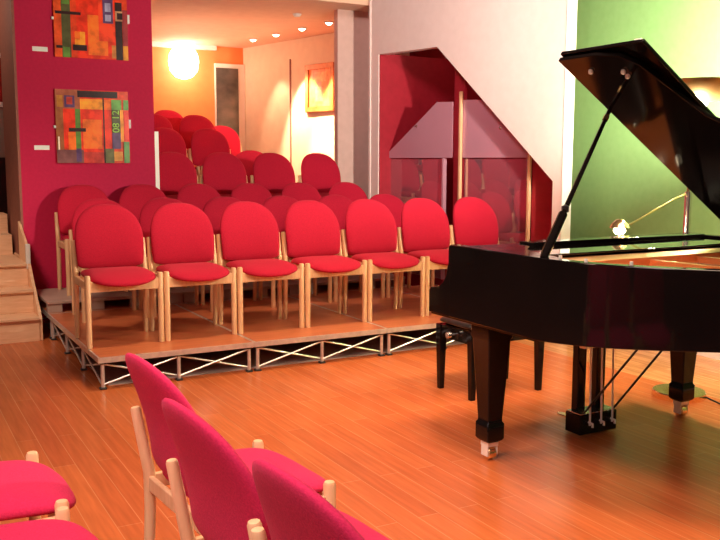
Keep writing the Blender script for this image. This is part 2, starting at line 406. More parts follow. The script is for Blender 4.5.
# ------------------------------------------------------------------ chair
def make_chair():
    root = empty('chair', (0, 0, 0))
    X = 0.2285; r = 0.0190
    def superarc(cx, cy, rx, ry, e, a0, a1, n):
        out = []
        for i in range(n+1):
            t = a0+(a1-a0)*i/n
            c, s_ = math.cos(t), math.sin(t)
            out.append((cx+rx*math.copysign(abs(c)**(2/e), c), cy+ry*math.copysign(abs(s_)**(2/e), s_)))
        return out
    # seat cushion, outline in (x, y); front is -y
    ol = superarc(0, -0.11, 0.2145, 0.150, 2.8, math.pi, 2*math.pi, 22) + [(0.214, -0.03), (0.212, 0.06)] + \
        superarc(0, 0.12, 0.210, 0.06, 3.5, 0, math.pi, 14) + [(-0.212, 0.06), (-0.214, -0.03)]
    def dip(u, v):
        k = max(0.0, min(1.0, (-v-0.02)/0.22)); return -0.026*k*(1-(u/0.22)**2) - 0.012*k*k
    top = lambda u, v, k: (u, v, 0.432+0.040*k+dip(u, v))
    bot = lambda u, v, k: (u, v, 0.432-0.022*k+dip(u, v))
    MB().pillow(ol, (0, -0.03), top, bot).build('seat', M['fabric'], root, angle=80)
    # backrest, outline in (x, z)
    ob = superarc(0, 0.635, 0.226, 0.240, 2.4, 0, math.pi, 32) + [(-0.225, 0.60), (-0.222, 0.54)] + \
        superarc(0, 0.50, 0.218, 0.045, 3.5, math.pi, 2*math.pi, 14) + [(0.222, 0.54), (0.225, 0.60)]
    def yc(u, v): return 0.170 + 0.016*(1-(u/0.233)**2) + 0.72*max(0, v-0.47)**2
    fr = lambda u, v, k: (u, yc(u, v)-0.026*k, v)
    bk = lambda u, v, k: (u, yc(u, v)+0.028*k, v)
    MB().pillow(ob, (0, 0.66), fr, bk).build('backrest', M['fabric'], root, angle=80)
    for s in (-1, 1):
        MB().tube([(s*X, -0.19, 0), (s*X, -0.19, 0.447), (s*X, -0.19, 0.456)], [r-0.001, r, r-0.004], 12).build('front_leg', M['beech'], root)
        MB().tube([(s*X, 0.205, 0), (s*X, 0.19, 0.30), (s*X, 0.19, 0.42), (s*X, 0.228, 0.640), (s*X, 0.229, 0.648)], [r-0.003, r-0.001, r, r-0.003, r-0.006], 12).build('rear_leg', M['beech'], root)
        MB().box(s*X-0.009, s*X+0.009, -0.185, 0.185, 0.365, 0.415).build('side_rail', M['beech'], root, 0.004)
    # front rail with scooped top edge
    pts = []; n = 12
    for i in range(n+1):
        x = -0.222+0.444*i/n; pts.append((x, 0.428-0.046*(1-abs(x/0.222)**3)))
    poly = pts + [(0.222, 0.352), (-0.222, 0.352)]
    MB().prism(poly, lambda u, v, h: (u, h, v), -0.201, -0.181).build('front_rail', M['beech'], root, 0.003)
    MB().box(-0.222, 0.222, 0.181, 0.199, 0.362, 0.412).build('back_rail', M['beech'], root, 0.004)
    return root

proto = make_chair(); used = [False]
def chair(x, y, z, rz, label, group):
    """x, y: chair centre; rear legs at y+0.19 when rz = 0"""
    o = copy_tree(proto) if used[0] else proto
    used[0] = True
    o.location = (x, y, z); o.rotation_euler = (0, 0, rz)
    tag(o, label, 'chair', group)
    return o
ORD = ['first', 'second', 'third', 'fourth', 'fifth', 'sixth', 'seventh']
R1X = [0.244+0.502*i for i in range(7)]
for i, x in enumerate(R1X):
    lab = f'{ORD[i]} red upholstered beech chair from the left in the front row on the stage'
    if i == 6: lab = 'last red chair at the right end of the front stage row, beside the piano'
    chair(x, 0.49+random.uniform(-.006, .006), DH+0.001, R(random.uniform(-.7, .7)), lab, 'red chairs in the front row on the stage')
for i in range(6):
    chair(0.40+0.510*i, 1.40, DH+0.001, R(random.uniform(-.6, .6)),
          f'{ORD[i]} red chair from the left in the second stage row, directly behind the front row', 'red chairs in the second row on the stage')
R3X = [0.44, 0.945, 1.455, 1.96, 2.465, 2.97]
for i, x in enumerate(R3X):
    lab = f'{ORD[i]} red chair from the left in the third row, on the low pallet riser'
    if i == 0: lab = 'red chair at the left end of the third row, in front of the magenta pillar'
    chair(x, 2.20, DH+0.091, R(random.uniform(-.4, .4)), lab, 'red chairs in the third row on the risers')
for x, rz, lab in ((1.382, 0, 'dark red chair in the fourth row beside the right edge of the magenta pillar'),
                   (1.888, 0, 'dark red chair in the fourth row, second from the pillar'),
                   (2.412, 0, 'dark red fourth row chair, left of the two before the lit cream wall'),
                   (2.935, 0, 'dark red chair at the right end of the fourth row by the column')):
    chair(x, 2.75, 0.58, R(rz), lab, 'red chairs in the fourth row')
chair(2.475, 3.45, 0.611, R(-1), 'bright lit red chair glimpsed between two chairs of the fourth row', 'red chairs on the rear tiers')
chair(1.690, 4.03, 0.856, R(0), 'dark red chair in the fifth row, left one of the pair above the fourth row', 'red chairs on the rear tiers')
chair(2.195, 4.03, 0.856, R(0), 'dark red chair in the fifth row, right one of the pair above the fourth row', 'red chairs on the rear tiers')
chair(1.76, 4.70, 1.041, R(0), 'red chair in the sixth row, half hidden by the pillar edge', 'red chairs on the rear tiers')
chair(2.275, 4.70, 1.041, R(0), 'red chair in the sixth row, below the dark glazed door', 'red chairs on the rear tiers')
chair(2.15, 5.42, 1.131, R(0), 'topmost red chair in the last row, under the glowing wall lamp', 'red chairs on the rear tiers')
chair(2.84, 5.42, 0.951, R(-4), 'bright scarlet chair at the right of the last rows, lit by the spotlights', 'red chairs on the rear tiers')
# foreground rows face the piano (+x)
FG = 'red chairs in the foreground audience rows'
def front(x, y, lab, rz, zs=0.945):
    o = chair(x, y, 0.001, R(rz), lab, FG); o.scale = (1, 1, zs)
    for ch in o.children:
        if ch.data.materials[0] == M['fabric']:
            ch.material_slots[0].link = 'OBJECT'; ch.material_slots[0].material = M['fabric_cool_lit']
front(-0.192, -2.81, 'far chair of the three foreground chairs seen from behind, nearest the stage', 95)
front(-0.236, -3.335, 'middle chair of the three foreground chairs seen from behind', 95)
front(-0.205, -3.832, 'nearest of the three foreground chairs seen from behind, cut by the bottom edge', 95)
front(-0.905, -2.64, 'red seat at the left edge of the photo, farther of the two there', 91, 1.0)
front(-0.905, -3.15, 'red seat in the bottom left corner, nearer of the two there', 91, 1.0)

# ------------------------------------------------------------------ grand piano
TOPZ = 0.985
pn = empty('grand_piano', (2.0, -2.0, 0), 0, 'black lacquered grand piano with its lid propped open', 'piano')
PO = Vector((2.0, -2.0, 0))
def PW(mb): mb.v = [(x-PO.x, y-PO.y, z-PO.z) for x, y, z in mb.v]; return mb
def spline(pts, n=8):
    out = []
    for i in range(len(pts)-1):
        p0 = pts[max(i-1, 0)]; p1 = pts[i]; p2 = pts[i+1]; p3 = pts[min(i+2, len(pts)-1)]
        for k in range(n):
            t = k/n
            out.append(tuple(0.5*((2*b)+(-a+c)*t+(2*a-5*b+4*c-d)*t*t+(-a+3*b-3*c+d)*t**3) for a, b, c, d in zip(p0, p1, p2, p3)))
    out.append(tuple(pts[-1])); return out
bent = spline([(1.215, -2.35), (1.215, -2.60), (1.265, -2.80), (1.38, -2.99), (1.52, -3.16), (1.72, -3.40), (1.92, -3.72), (2.10, -4.05), (2.30, -4.27), (2.55, -4.33), (2.74, -4.22), (2.79, -4.05)], 6)
outer = [(1.215, -1.888)] + bent + [(2.79, -1.888)]
def offset(pl, d):
    out = []
    for i, p in enumerate(pl):
        a = Vector(pl[max(i-1, 0)]); b = Vector(pl[min(i+1, len(pl)-1)])
        t = (b-a).normalized(); nrm = Vector((-t.y, t.x)); out.append((p[0]+nrm.x*d, p[1]+nrm.y*d))
    return out
inner = offset(outer, 0.055)
rim = MB(); n = len(outer)
def zlow(y): return 0.645 + 0.045*max(0, min(1, (-y-2.5)/0.7))
vs = []
for (a, b), (c, d) in zip(outer, inner):
    vs += [(a, b, zlow(b)), (a, b, TOPZ), (c, d, TOPZ), (c, d, zlow(b))]
fs = []
for i in range(n-1):
    for k in range(4): fs.append((i*4+k, i*4+(k+1) % 4, (i+1)*4+(k+1) % 4, (i+1)*4+k))
fs += [(0, 1, 2, 3), tuple((n-1)*4+k for k in range(4))]
rim.add(vs, fs); PW(rim).build('rim', M['lacquer'], pn, 0.004)
# cheeks / arms at both keyboard ends
arm = [(-1.90, 0.645), (-1.90, TOPZ-0.004), (-1.880, TOPZ-0.004), (-1.874, 0.965), (-1.874, 0.90)] + \
      [(-1.874+0.13*t, 0.90-0.13*(1-(1-t)**2)**0.5) for t in (0.15, 0.35, 0.6, 0.85)] + [(-1.73, 0.768), (-1.715, 0.75), (-1.715, 0.645)]
for x0, x1 in ((1.217, 1.272), (2.733, 2.788)):
    PW(MB().prism(arm, lambda u, v, h: (h, u, v), x0, x1)).build('arm', M['lacquer'], pn, 0.004)
PW(MB().box(1.225, 2.78, -2.50, -1.722, 0.635, 0.672)).build('keybed', M['lacquer'], pn, 0.004)
PW(MB().box(1.277, 2.728, -1.735, -1.72, 0.672, 0.715)).build('key_slip', M['lacquer'], pn, 0.003)
for x0, x1 in ((1.277, 1.36), (2.645, 2.728)):
    PW(MB().box(x0, x1, -1.86, -1.735, 0.672, 0.757)).build('key_block', M['lacquer'], pn, 0.004)
kw = MB()
for i in range(52):
    w = (2.645-1.36)/52; kw.box(1.36+w*i+0.0006, 1.36+w*(i+1)-0.0006, -1.86, -1.737, 0.70, 0.722)
PW(kw).build('white_keys', M['ivory'], pn)
kb = MB()
for i in range(51):
    if i % 7 in (2, 6): continue
    x = 1.36+w*(i+1); kb.box(x-0.006, x+0.006, -1.86, -1.78, 0.72, 0.735)
PW(kb).build('black_keys', M['ebony'], pn)
PW(MB().prism([(-1.862, 0.672), (-1.862, 0.76), (-1.90, 0.955), (-1.93, 0.975), (-1.96, 0.975), (-1.96, 0.672)], lambda u, v, h: (h, u, v), 1.277, 2.728)).build('fallboard', M['lacquer'], pn, 0.003)
# music shelf along the front and treble side, and the flat music desk
shelf = [(1.272, -1.965), (1.55, -1.965), (1.50, -2.12), (1.40, -2.22), (1.33, -2.40), (1.30, -2.56), (1.272, -2.56)]
PW(MB().prism(shelf, lambda u, v, h: (u, v, h), 0.955, 0.984)).build('music_shelf', M['lacquer'], pn, 0.002)
PW(MB().box(1.56, 2.73, -2.06, -1.965, 0.970, 0.993)).build('pinblock_rail', M['lacquer'], pn, 0.004)
PW(MB().box(1.36, 2.62, -2.36, -2.07, 0.964, 0.974)).build('music_desk', M['gloss'], pn, 0.004)
inn2 = offset(outer, 0.06)
plate = [p for p in inn2 if p[1] < -2.0] + [(2.72, -2.03), (1.28, -2.03)]
plate = [(1.276, -2.06)] + [p for p in inn2 if p[1] < -2.07] + [(2.725, -2.06)]
PW(MB().prism(plate, lambda u, v, h: (u, v, h), 0.70, 0.80)).build('soundboard', M['spruce'], pn)
# iron plate: border band and struts
pl = MB()
ob_, ib_ = offset(outer, 0.065), offset(outer, 0.17)
vs = []; sel = [(p, q) for p, q in zip(ob_, ib_) if p[1] < -2.07]
for p, q in sel: vs += [(*p, 0.86), (*p, 0.905), (*q, 0.905), (*q, 0.86)]
fs = [(i*4+k, i*4+(k+1) % 4, (i+1)*4+(k+1) % 4, (i+1)*4+k) for i in range(len(sel)-1) for k in range(4)]
pl.add(vs, fs)
pl.box(1.285, 2.72, -2.52, -2.365, 0.87, 0.956)
for x, y in ((1.62, -3.10), (1.95, -3.6), (2.25, -4.1), (2.5, -4.2)):
    pl.add([(x-0.12, -2.5, 0.87), (x-0.085, -2.5, 0.87), (x+0.035, y, 0.87), (x, y, 0.87), (x-0.12, -2.5, 0.945), (x-0.085, -2.5, 0.945), (x+0.035, y, 0.945), (x, y, 0.945)],
           [(0, 1, 2, 3), (4, 5, 6, 7), (0, 1, 5, 4), (1, 2, 6, 5), (2, 3, 7, 6), (3, 0, 4, 7)])
PW(pl).build('iron_plate', M['bronze'], pn, 0.004)
sg = MB()
for i in range(60):
    x = 1.36+1.3*i/59; yb = -2.75-1.45*min(1, max(0, (x-1.30)/1.1))**0.9
    sg.tube([(x, -2.36, 0.918), (x+0.05, yb, 0.918)], 0.0012, 4, False)
so = PW(sg).build('strings', M['steel_string'], pn); so['kind'] = 'stuff'
ir = MB(); o1, o2 = offset(outer, 0.0555), offset(outer, 0.060)
sel = [(p, q) for p, q in zip(o1, o2) if p[1] < -1.98]; vs = []
for p, q in sel: vs += [(*p, 0.80), (*p, 0.972), (*q, 0.972), (*q, 0.80)]
ir.add(vs, [(i*4+k, i*4+(k+1) % 4, (i+1)*4+(k+1) % 4, (i+1)*4+k) for i in range(len(sel)-1) for k in range(4)])
PW(ir).build('inner_rim', M['veneer'], pn)
# little pale hardware seen along the rim
for x, y in ((1.275, -2.72), (1.36, -2.87), (1.27, -2.58)):
    PW(MB().tube([(x, y, TOPZ-0.03), (x, y, TOPZ+0.012)], 0.007, 8)).build('rim_pin', M['whitemetal'], pn)
# lid, hinged on the bass side
PH = R(33.6)
def lidpt(u, y, h=0.0): return (2.79-u*math.cos(PH)+h*math.sin(PH), y, TOPZ+0.006+u*math.sin(PH)+h*math.cos(PH))
lo = [(0, -2.20), (1.475, -2.20)] + [(1.475, -2.42), (1.45, -2.54), (1.38, -2.60), (1.20, -2.645), (1.02, -2.69), (0.90, -2.79), (0.82, -3.0), (0.79, -3.25), (0.76, -3.6), (0.66, -4.0), (0.50, -4.27), (0.25, -4.35), (0.05, -4.24), (0, -4.07)]
def lp(u, v, h): return lidpt(u, v, h)
PW(MB().prism(lo, lp, 0.0, 0.020)).build('lid', M['lacquer'], pn, 0.003)
PW(MB().prism([(0.01, -2.205), (1.485, -2.205), (1.485, -2.68), (0.01, -2.68)], lp, 0.026, 0.044)).build('lid_flap', M['lacquer'], pn, 0.003)
hg = MB()
for u in (0.2, 0.75, 1.3): hg.prism([(u, -2.20), (u+0.06, -2.20), (u+0.06, -2.212), (u, -2.212)], lp, 0.016, 0.032)
PW(hg).build('flap_hinge', M['brass'], pn)
for u, y in ((1.385, -2.33), (1.36, -2.50), (1.33, -2.50)):
    q = lidpt(u, y, -0.006)
    PW(MB().lathe([(0, -0.012), (0.009, -0.008), (0.011, 0.0), (0.009, 0.010), (0, 0.012)], 10, q)).build('lid_buffer', M['whitemetal'], pn)
PW(MB().prism([(1.455, -2.655), (1.478, -2.655), (1.478, -2.615), (1.455, -2.615)], lp, 0.044, 0.056)).build('lid_latch', M['whitemetal'], pn, 0.003)
# prop stick
b0 = Vector((1.238, -2.515, TOPZ-0.005)); b1 = Vector(lidpt(1.135, -2.245, -0.004))
dv = b1-b0
PW(MB().tube([b0, b0+dv*0.03, b0+dv*0.27], [0.014, 0.019, 0.019], 10)).build('prop_socket', M['lacquer'], pn)
PW(MB().tube([b0+dv*0.25, b0+dv*0.30, b0+dv*0.97, b1], [0.013, 0.011, 0.010, 0.008], 10)).build('prop_stick', M['lacquer'], pn)
PW(MB().tube([b0+dv*0.90, b0+dv*0.93], [0.013, 0.013], 10)).build('prop_ferrule', M['brass'], pn)
PW(MB().lathe([(0, -0.02), (0.016, -0.012), (0.016, 0.012), (0, 0.02)], 10, b0+dv*0.30)).build('prop_knuckle', M['ebony'], pn)
# legs
def leg(x, y, top):
    l = MB(); secs = [(top, 0.068), (top-0.06, 0.068), (top-0.07, 0.062), (0.20, 0.041), (0.185, 0.041), (0.175, 0.048), (0.105, 0.048), (0.095, 0.042), (0.085, 0.028)]
    vs = []
    for z, h in secs: vs += [(x-h, y-h, z), (x+h, y-h, z), (x+h, y+h, z), (x-h, y+h, z)]
    fs = [(i*4+k, i*4+(k+1) % 4, (i+1)*4+(k+1) % 4, (i+1)*4+k) for i in range(len(secs)-1) for k in range(4)] + [(0, 1, 2, 3), tuple((len(secs)-1)*4+k for k in range(4))]
    l.add(vs, fs); lo_ = PW(l).build('leg', M['lacquer'], pn, 0.004)
    c = MB()
    c.box(x-0.03, x+0.03, y-0.028, y+0.028, 0.066, 0.088); c.box(x-0.030, x-0.022, y-0.024, y+0.024, 0.02, 0.07); c.box(x+0.022, x+0.030, y-0.024, y+0.024, 0.02, 0.07)
    PW(c).build('caster_fork', M['whitemetal'], lo_, 0.002)
    PW(MB().tube([(x-0.02, y, 0.031), (x+0.02, y, 0.031)], 0.031, 18)).build('caster_wheel', M['brass'], lo_, 0.003)
leg(1.318, -2.085, 0.637); leg(2.655, -2.02, 0.637); leg(2.48, -3.95, 0.70)
# lyre
LX = 2.03; LY = -2.00
PW(MB().box(LX-0.13, LX+0.118, LY-0.055, LY+0.055, 0.012, 0.115)).build('lyre_box', M['lacquer'], pn, 0.006)
PW(MB().box(LX-0.125, LX+0.113, LY-0.05, LY+0.05, 0.115, 0.120)).build('lyre_box_plate', M['chrome'], pn, 0.001)
for s in (-0.075, 0.055):
    PW(MB().box(LX+s-0.028, LX+s+0.028, LY+0.0, LY+0.045, 0.118, 0.637)).build('lyre_post', M['lacquer'], pn, 0.006)
PW(MB().box(LX-0.12, LX+0.12, LY-0.06, LY-0.02, 0.452, 0.472)).build('lyre_crossbar', M['chrome'], pn, 0.002)
for k in (-0.075, 0.0, 0.075):
    rd = PW(MB().tube([(LX+k, LY-0.065, 0.06), (LX+k, LY-0.065, 0.10), (LX+k, LY-0.05, 0.62)], 0.005, 8)).build('pedal_rod', M['whitemetal'], pn)
    PW(MB().tube([(LX+k, LY-0.056, 0.075), (LX+k, LY-0.085, 0.072), (LX+k, LY-0.085, 0.055)], 0.006, 8)).build('rod_hook', M['whitemetal'], rd)
    PW(MB().prism([(LX+k-0.012, LY+0.055), (LX+k+0.012, LY+0.055), (LX+k+0.022, LY+0.15), (LX+k, LY+0.175), (LX+k-0.022, LY+0.15)], lambda u, v, h: (u, v, h), 0.060, 0.072)).build('pedal', M['brass'], pn, 0.003)
for k in (-0.10, 0.10):
    PW(MB().tube([(LX+k, LY-0.045, 0.12), (LX+k*0.9, LY-0.50, 0.66)], 0.006, 8)).build('lyre_brace', M['ebony'], pn)

# ------------------------------------------------------------------ piano stool
sl = empty('piano_stool', (2.085, -1.07, 0), 0, 'black piano stool with tapered square legs before the keyboard', 'stool')
for sx in (-1, 1):
    for sy in (-1, 1):
        lg = MB(); vs = []
        for z, h in ((0.0, 0.016), (0.33, 0.024), (0.40, 0.024)):
            vs += [(sx*0.245-h, sy*0.160-h, z), (sx*0.245+h, sy*0.160-h, z), (sx*0.245+h, sy*0.160+h, z), (sx*0.245-h, sy*0.160+h, z)]
        lg.add(vs, [(i*4+k, i*4+(k+1) % 4, (i+1)*4+(k+1) % 4, (i+1)*4+k) for i in range(2) for k in range(4)] + [(3, 2, 1, 0), (8, 9, 10, 11)])
        lg.build('leg', M['lacquer'], sl, 0.003)
ap = MB(); ap.box(-0.255, 0.255, -0.175, -0.155, 0.325, 0.40); ap.box(-0.255, 0.255, 0.155, 0.175, 0.325, 0.40); ap.box(-0.262, -0.242, -0.155, 0.155, 0.325, 0.40); ap.box(0.242, 0.262, -0.155, 0.155, 0.325, 0.40)
ap.build('apron', M['lacquer'], sl, 0.002)
ol = []
for i in range(40):
    t = 2*math.pi*i/40; c, s_ = math.cos(t), math.sin(t)
    ol.append((0.275*math.copysign(abs(c)**0.3, c), 0.188*math.copysign(abs(s_)**0.3, s_)))
MB().pillow(ol, (0, 0), lambda u, v, k: (u, v, 0.425+0.030*k), lambda u, v, k: (u, v, 0.425-0.024*k)).build('cushion', M['ebony'], sl, angle=70)
for s in (-1, 1):
    MB().tube([(s*0.262, 0, 0.362), (s*0.285, 0, 0.362), (s*0.292, 0, 0.362), (s*0.315, 0, 0.362)], [0.008, 0.008, 0.02, 0.018], 12).build('knob', M['chrome'], sl, 0.002)

# ------------------------------------------------------------------ floor lamp with reading arm
lx, ly = 2.965, -1.735
lm = empty('floor_lamp', (lx, ly, 0), 0, 'brass uplighter floor lamp with reading arm, behind the piano', 'lamp')
MB().lathe([(0, 0), (0.148, 0), (0.150, 0.006), (0.150, 0.034), (0.145, 0.040), (0.03, 0.046), (0.016, 0.06), (0, 0.06)], 40).build('base', M['brass'], lm)
MB().tube([(0, 0, 0.04), (0.0, 0, 1.16)], 0.011, 12).build('pole', M['brass'], lm)
MB().tube([(0.0, 0, 0.86), (0.0, 0, 1.20)], 0.020, 14).build('arm_sleeve', M['chrome'], lm)
MB().tube([(0, 0, 1.19), (0.0, 0, 1.70)], 0.010, 12).build('upper_pole', M['brass'], lm)
ar = MB().tube([(0, 0, 1.19), (-0.10, 0.0, 1.165), (-0.44, 0.0, 1.03), (-0.48, 0, 1.02)], 0.006, 8).build('reading_arm', M['brass'], lm)
rh = MB().lathe([(0.010, 0.040), (0.022, 0.036), (0.042, 0.016), (0.056, -0.008), (0.053, -0.008), (0.038, 0.012), (0.0, 0.028)], 18, (-0.525, 0, 1.02)).build('reading_head', M['brass'], ar)
MB().lathe([(0, -0.036), (0.022, -0.030), (0.034, -0.014), (0.028, 0.006), (0, 0.022)], 14, (-0.525, 0, 1.008)).build('reading_bulb', M['emit_warm'], ar)
bowl = [(0.04, 1.70), (0.10, 1.715), (0.17, 1.755), (0.215, 1.812), (0.222, 1.825), (0.216, 1.825), (0.165, 1.766), (0.10, 1.728), (0.04, 1.715)]
MB().lathe(bowl, 40, (0.06, 0, 0)).build('bowl_shade', M['olive'], lm)
MB().lathe([(0.004, 1.615), (0.012, 1.617), (0.060, 1.722), (0.056, 1.726), (0, 1.728)], 24, (0.05, 0, 0)).build('glass_cone', M['emit_shade'], lm)
cb = [(lx+0.14, ly-0.02, 0.006), (lx+0.05, ly-0.32, 0.006), (lx+0.10, ly-0.50, 0.006), (lx+0.45, ly-0.62, 0.006), (lx+0.95, ly-0.75, 0.006)]
tag(MB().tube(spline(cb, 6), 0.0045, 6).build('power_cord', M['cable']), 'thin black lamp cord lying on the floor by the piano leg', 'cord')

# ------------------------------------------------------------------ glass panels in the opening
def wallpoly(poly, h0, h1): return MB().prism(poly, onwall, h0, h1)
g1 = empty('glass_guard', onwall(2.2, 0, 0.13), 0, 'pink-reflecting glass stair guard with sloping top at the left of the opening', 'glass panel')
g2 = empty('glass_guard', onwall(1.0, 0, 0.13), 0, 'pink-reflecting glass stair guard at the right, cut by the sloping white wall', 'glass panel')
def rel(mb, root): mb.v = [tuple(Vector(v)-root.location) for v in mb.v]; return mb
rel(wallpoly([(2.681, 1.404), (1.825, 1.926), (1.60, 1.915), (1.60, 1.404)], 0.13, 0.142), g1).build('upper_pane', M['reflection_tint'], g1, smooth=False)
rel(wallpoly([(2.80, 0.25), (2.80, 1.395), (1.745, 1.395), (1.745, 0.25)], 0.15, 0.162), g1).build('lower_pane', M['mirror_glass'], g1, smooth=False)
rel(wallpoly([(1.735, 0.25), (1.735, 1.40), (1.715, 1.40), (1.715, 0.25)], 0.125, 0.165), g1).build('pane_edge', M['reflection_tint'], g1, smooth=False)
rel(wallpoly([(1.452, 1.404), (1.452, 1.925), (0.58, 1.88), (0.58, 1.404)], 0.13, 0.142), g2).build('upper_pane', M['reflection_tint'], g2, smooth=False)
rel(wallpoly([(1.445, 0.25), (1.445, 1.395), (0.605, 1.395), (0.605, 0.25)], 0.15, 0.162), g2).build('lower_pane', M['mirror_glass'], g2, smooth=False)
for g, t, z in ((g1, 2.124, 1.712), (g2, 0.958, 1.658)):
    c = onwall(t, z, 0.124) - g.location
    rel_ = MB().lathe([(0, -0.014), (0.010, -0.010), (0.014, 0), (0.010, 0.010), (0, 0.014)], 12, c); rel_.build('fixing_bolt', M['chrome'], g)
for t0, z0, z1, lab in ((1.452, 0, 2.0, 'slim wooden post between the two pink-reflecting glass guards'), (0.578, 0, 1.45, 'slim wooden post at the right edge of the glass guards')):
    p = wallpoly([(t0, z0), (t0, z1), (t0+0.026, z1), (t0+0.026, z0)], 0.10, 0.128).build('glass_post', M['beech'], None, 0.003)
    tag(p, lab, 'post')

# ------------------------------------------------------------------ pictures on the pillar
PY = 2.602
tx = bpy.data.curves.new('figures', 'FONT'); tx.body = '08 12'; tx.size = 0.085; tx.align_x = 'CENTER'; tx.align_y = 'CENTER'
to = bpy.data.objects.new('figures_tmp', tx); COL.objects.link(to)
bpy.context.view_layer.update()
FIG = bpy.data.meshes.new_from_object(to.evaluated_get(bpy.context.evaluated_depsgraph_get()))
bpy.data.objects.remove(to)
FIG.transform(Matrix.Rotation(R(90), 4, 'X') @ Matrix.Rotation(R(90), 4, 'Z'))
def art(x0, x1, z0, z1, patches, label, clipz, figures=False):
    root = empty('painting', (x0, PY, z0), 0, label, 'painting', 'abstract paintings on the magenta pillar')
    w, h = x1-x0, z1-z0
    m = MB(); m.box(0, w, -0.018, 0, 0, h, (0.62, 0.05, 0.015))
    for i, (a, b, c, d, col) in enumerate(patches):
        y = -0.0184-0.0003*i
        m.add([(a*w, y, c*h), (b*w, y, c*h), (b*w, y, d*h), (a*w, y, d*h)], [(0, 1, 2, 3)], col)
    if figures:
        m.add([(v.co.x+0.82*w, v.co.y-0.0285, v.co.z+0.58*h) for v in FIG.vertices], [tuple(p.vertices) for p in FIG.polygons], (0.30, 0.62, 0.08))
    m.build('canvas', M['art'], root, smooth=False, merge=False)
    MB().box(-0.018, 0.0, -0.02, 0, clipz*h-0.01, clipz*h+0.012).build('clip', M['paper'], root, 0.002)
    MB().box(w, w+0.02, -0.02, 0, clipz*h, clipz*h+0.075).build('clip', M['paper'], root, 0.002)
    return root, w, h
RE, OR, YE, GN, DG_, BK, PU, MA = (0.72, 0.035, 0.012), (0.80, 0.16, 0.02), (0.85, 0.33, 0.03), (0.10, 0.22, 0.045), (0.08, 0.085, 0.035), (0.03, 0.012, 0.015), (0.10, 0.05, 0.16), (0.28, 0.03, 0.04)
art(0.277, 0.890, 2.235, 2.84, [
    (0.0, 0.10, 0, 1, (0.65, 0.08, 0.02)), (0.30, 0.85, 0.0, 1, RE), (0.45, 0.72, 0.05, 0.6, OR), (0.6, 0.82, 0.25, 0.9, (0.8, 0.06, 0.02)),
    (0.10, 0.22, 0, 1, DG_), (0.11, 0.20, 0, 0.14, GN), (0.11, 0.21, 0.72, 1, GN), (0.02, 0.36, 0.585, 0.625, BK), (0.02, 0.10, 0.12, 0.16, BK), (0.24, 0.43, 0.10, 0.18, BK),
    (0.27, 0.41, 0.18, 0.36, YE), (0.27, 0.34, 0.25, 0.36, OR), (0.83, 0.925, 0, 0.8, BK), (0.77, 0.83, 0.02, 0.2, (0.55, 0.2, 0.05)), (0.93, 1.0, 0, 0.2, (0.6, 0.25, 0.03)),
    (0.66, 0.80, 0.50, 0.95, PU), (0.69, 0.77, 0.53, 0.62, (0.35, 0.35, 0.6)), (0.69, 0.77, 0.66, 0.78, (0.35, 0.35, 0.6)),
    (0.83, 0.96, 0.54, 0.68, (0.45, 0.25, 0.15)), (0.855, 0.935, 0.565, 0.655, BK), (0.93, 1, 0.2, 0.7, MA)],
    'upper abstract orange and red painting with olive stripe, on the magenta pillar', 0.52)
ar2, w2, h2 = art(0.262, 0.876, 1.349, 1.968, [
    (0.0, 0.10, 0, 1, (0.30, 0.10, 0.04)), (0.10, 0.30, 0.2, 0.8, RE), (0.0, 0.34, 0.74, 1, (0.35, 0.10, 0.06)), (0.02, 0.10, 0.76, 0.92, (0.5, 0.22, 0.04)), (0.12, 0.26, 0.76, 0.92, PU), (0.15, 0.23, 0.80, 0.90, (0.5, 0.05, 0.04)),
    (0.33, 0.76, 0.15, 0.9, RE), (0.36, 0.62, 0.2, 0.6, OR), (0.33, 0.64, 0.74, 0.88, YE), (0.66, 0.75, 0.74, 0.88, OR), (0.16, 0.26, 0.18, 0.42, OR), (0.26, 0.33, 0.2, 0.74, GN),
    (0.17, 0.40, 0.43, 0.48, BK), (0.64, 0.66, 0.0, 0.9, BK), (0.0, 0.36, 0.0, 0.18, (0.18, 0.07, 0.08)), (0.26, 0.33, 0.02, 0.2, PU), (0.36, 0.64, 0, 0.15, (0.5, 0.04, 0.03)),
    (0.30, 0.85, 0.9, 0.99, BK), (0.76, 0.90, 0.74, 0.88, (0.12, 0.32, 0.08)), (0.93, 1.0, 0.74, 0.88, (0.12, 0.32, 0.08)), (0.76, 0.88, 0.42, 0.74, DG_), (0.88, 0.925, 0.30, 0.74, YE), (0.93, 1, 0.3, 0.74, RE),
    (0.76, 0.88, 0.2, 0.42, PU), (0.66, 0.78, 0, 0.2, (0.12, 0.12, 0.05)), (0.78, 0.90, 0.03, 0.16, (0.6, 0.25, 0.04)), (0.92, 1.0, 0.0, 0.3, (0.10, 0.25, 0.08)), (0.02, 0.04, 0.18, 0.36, (0.8, 0.75, 0.65))],
    'lower abstract painting with green figures in a dark strip, on the magenta pillar', 0.49, True)
for x0, z0, lab in ((0.10, 2.272, 'small white caption card left of the upper painting'), (0.083, 1.458, 'small white caption card left of the lower painting')):
    tag(bx(x0, x0+0.122, PY-0.004, PY, z0, z0+0.038).build('caption_card', M['paper'], smooth=False), lab, 'card', 'caption cards on the pillar')

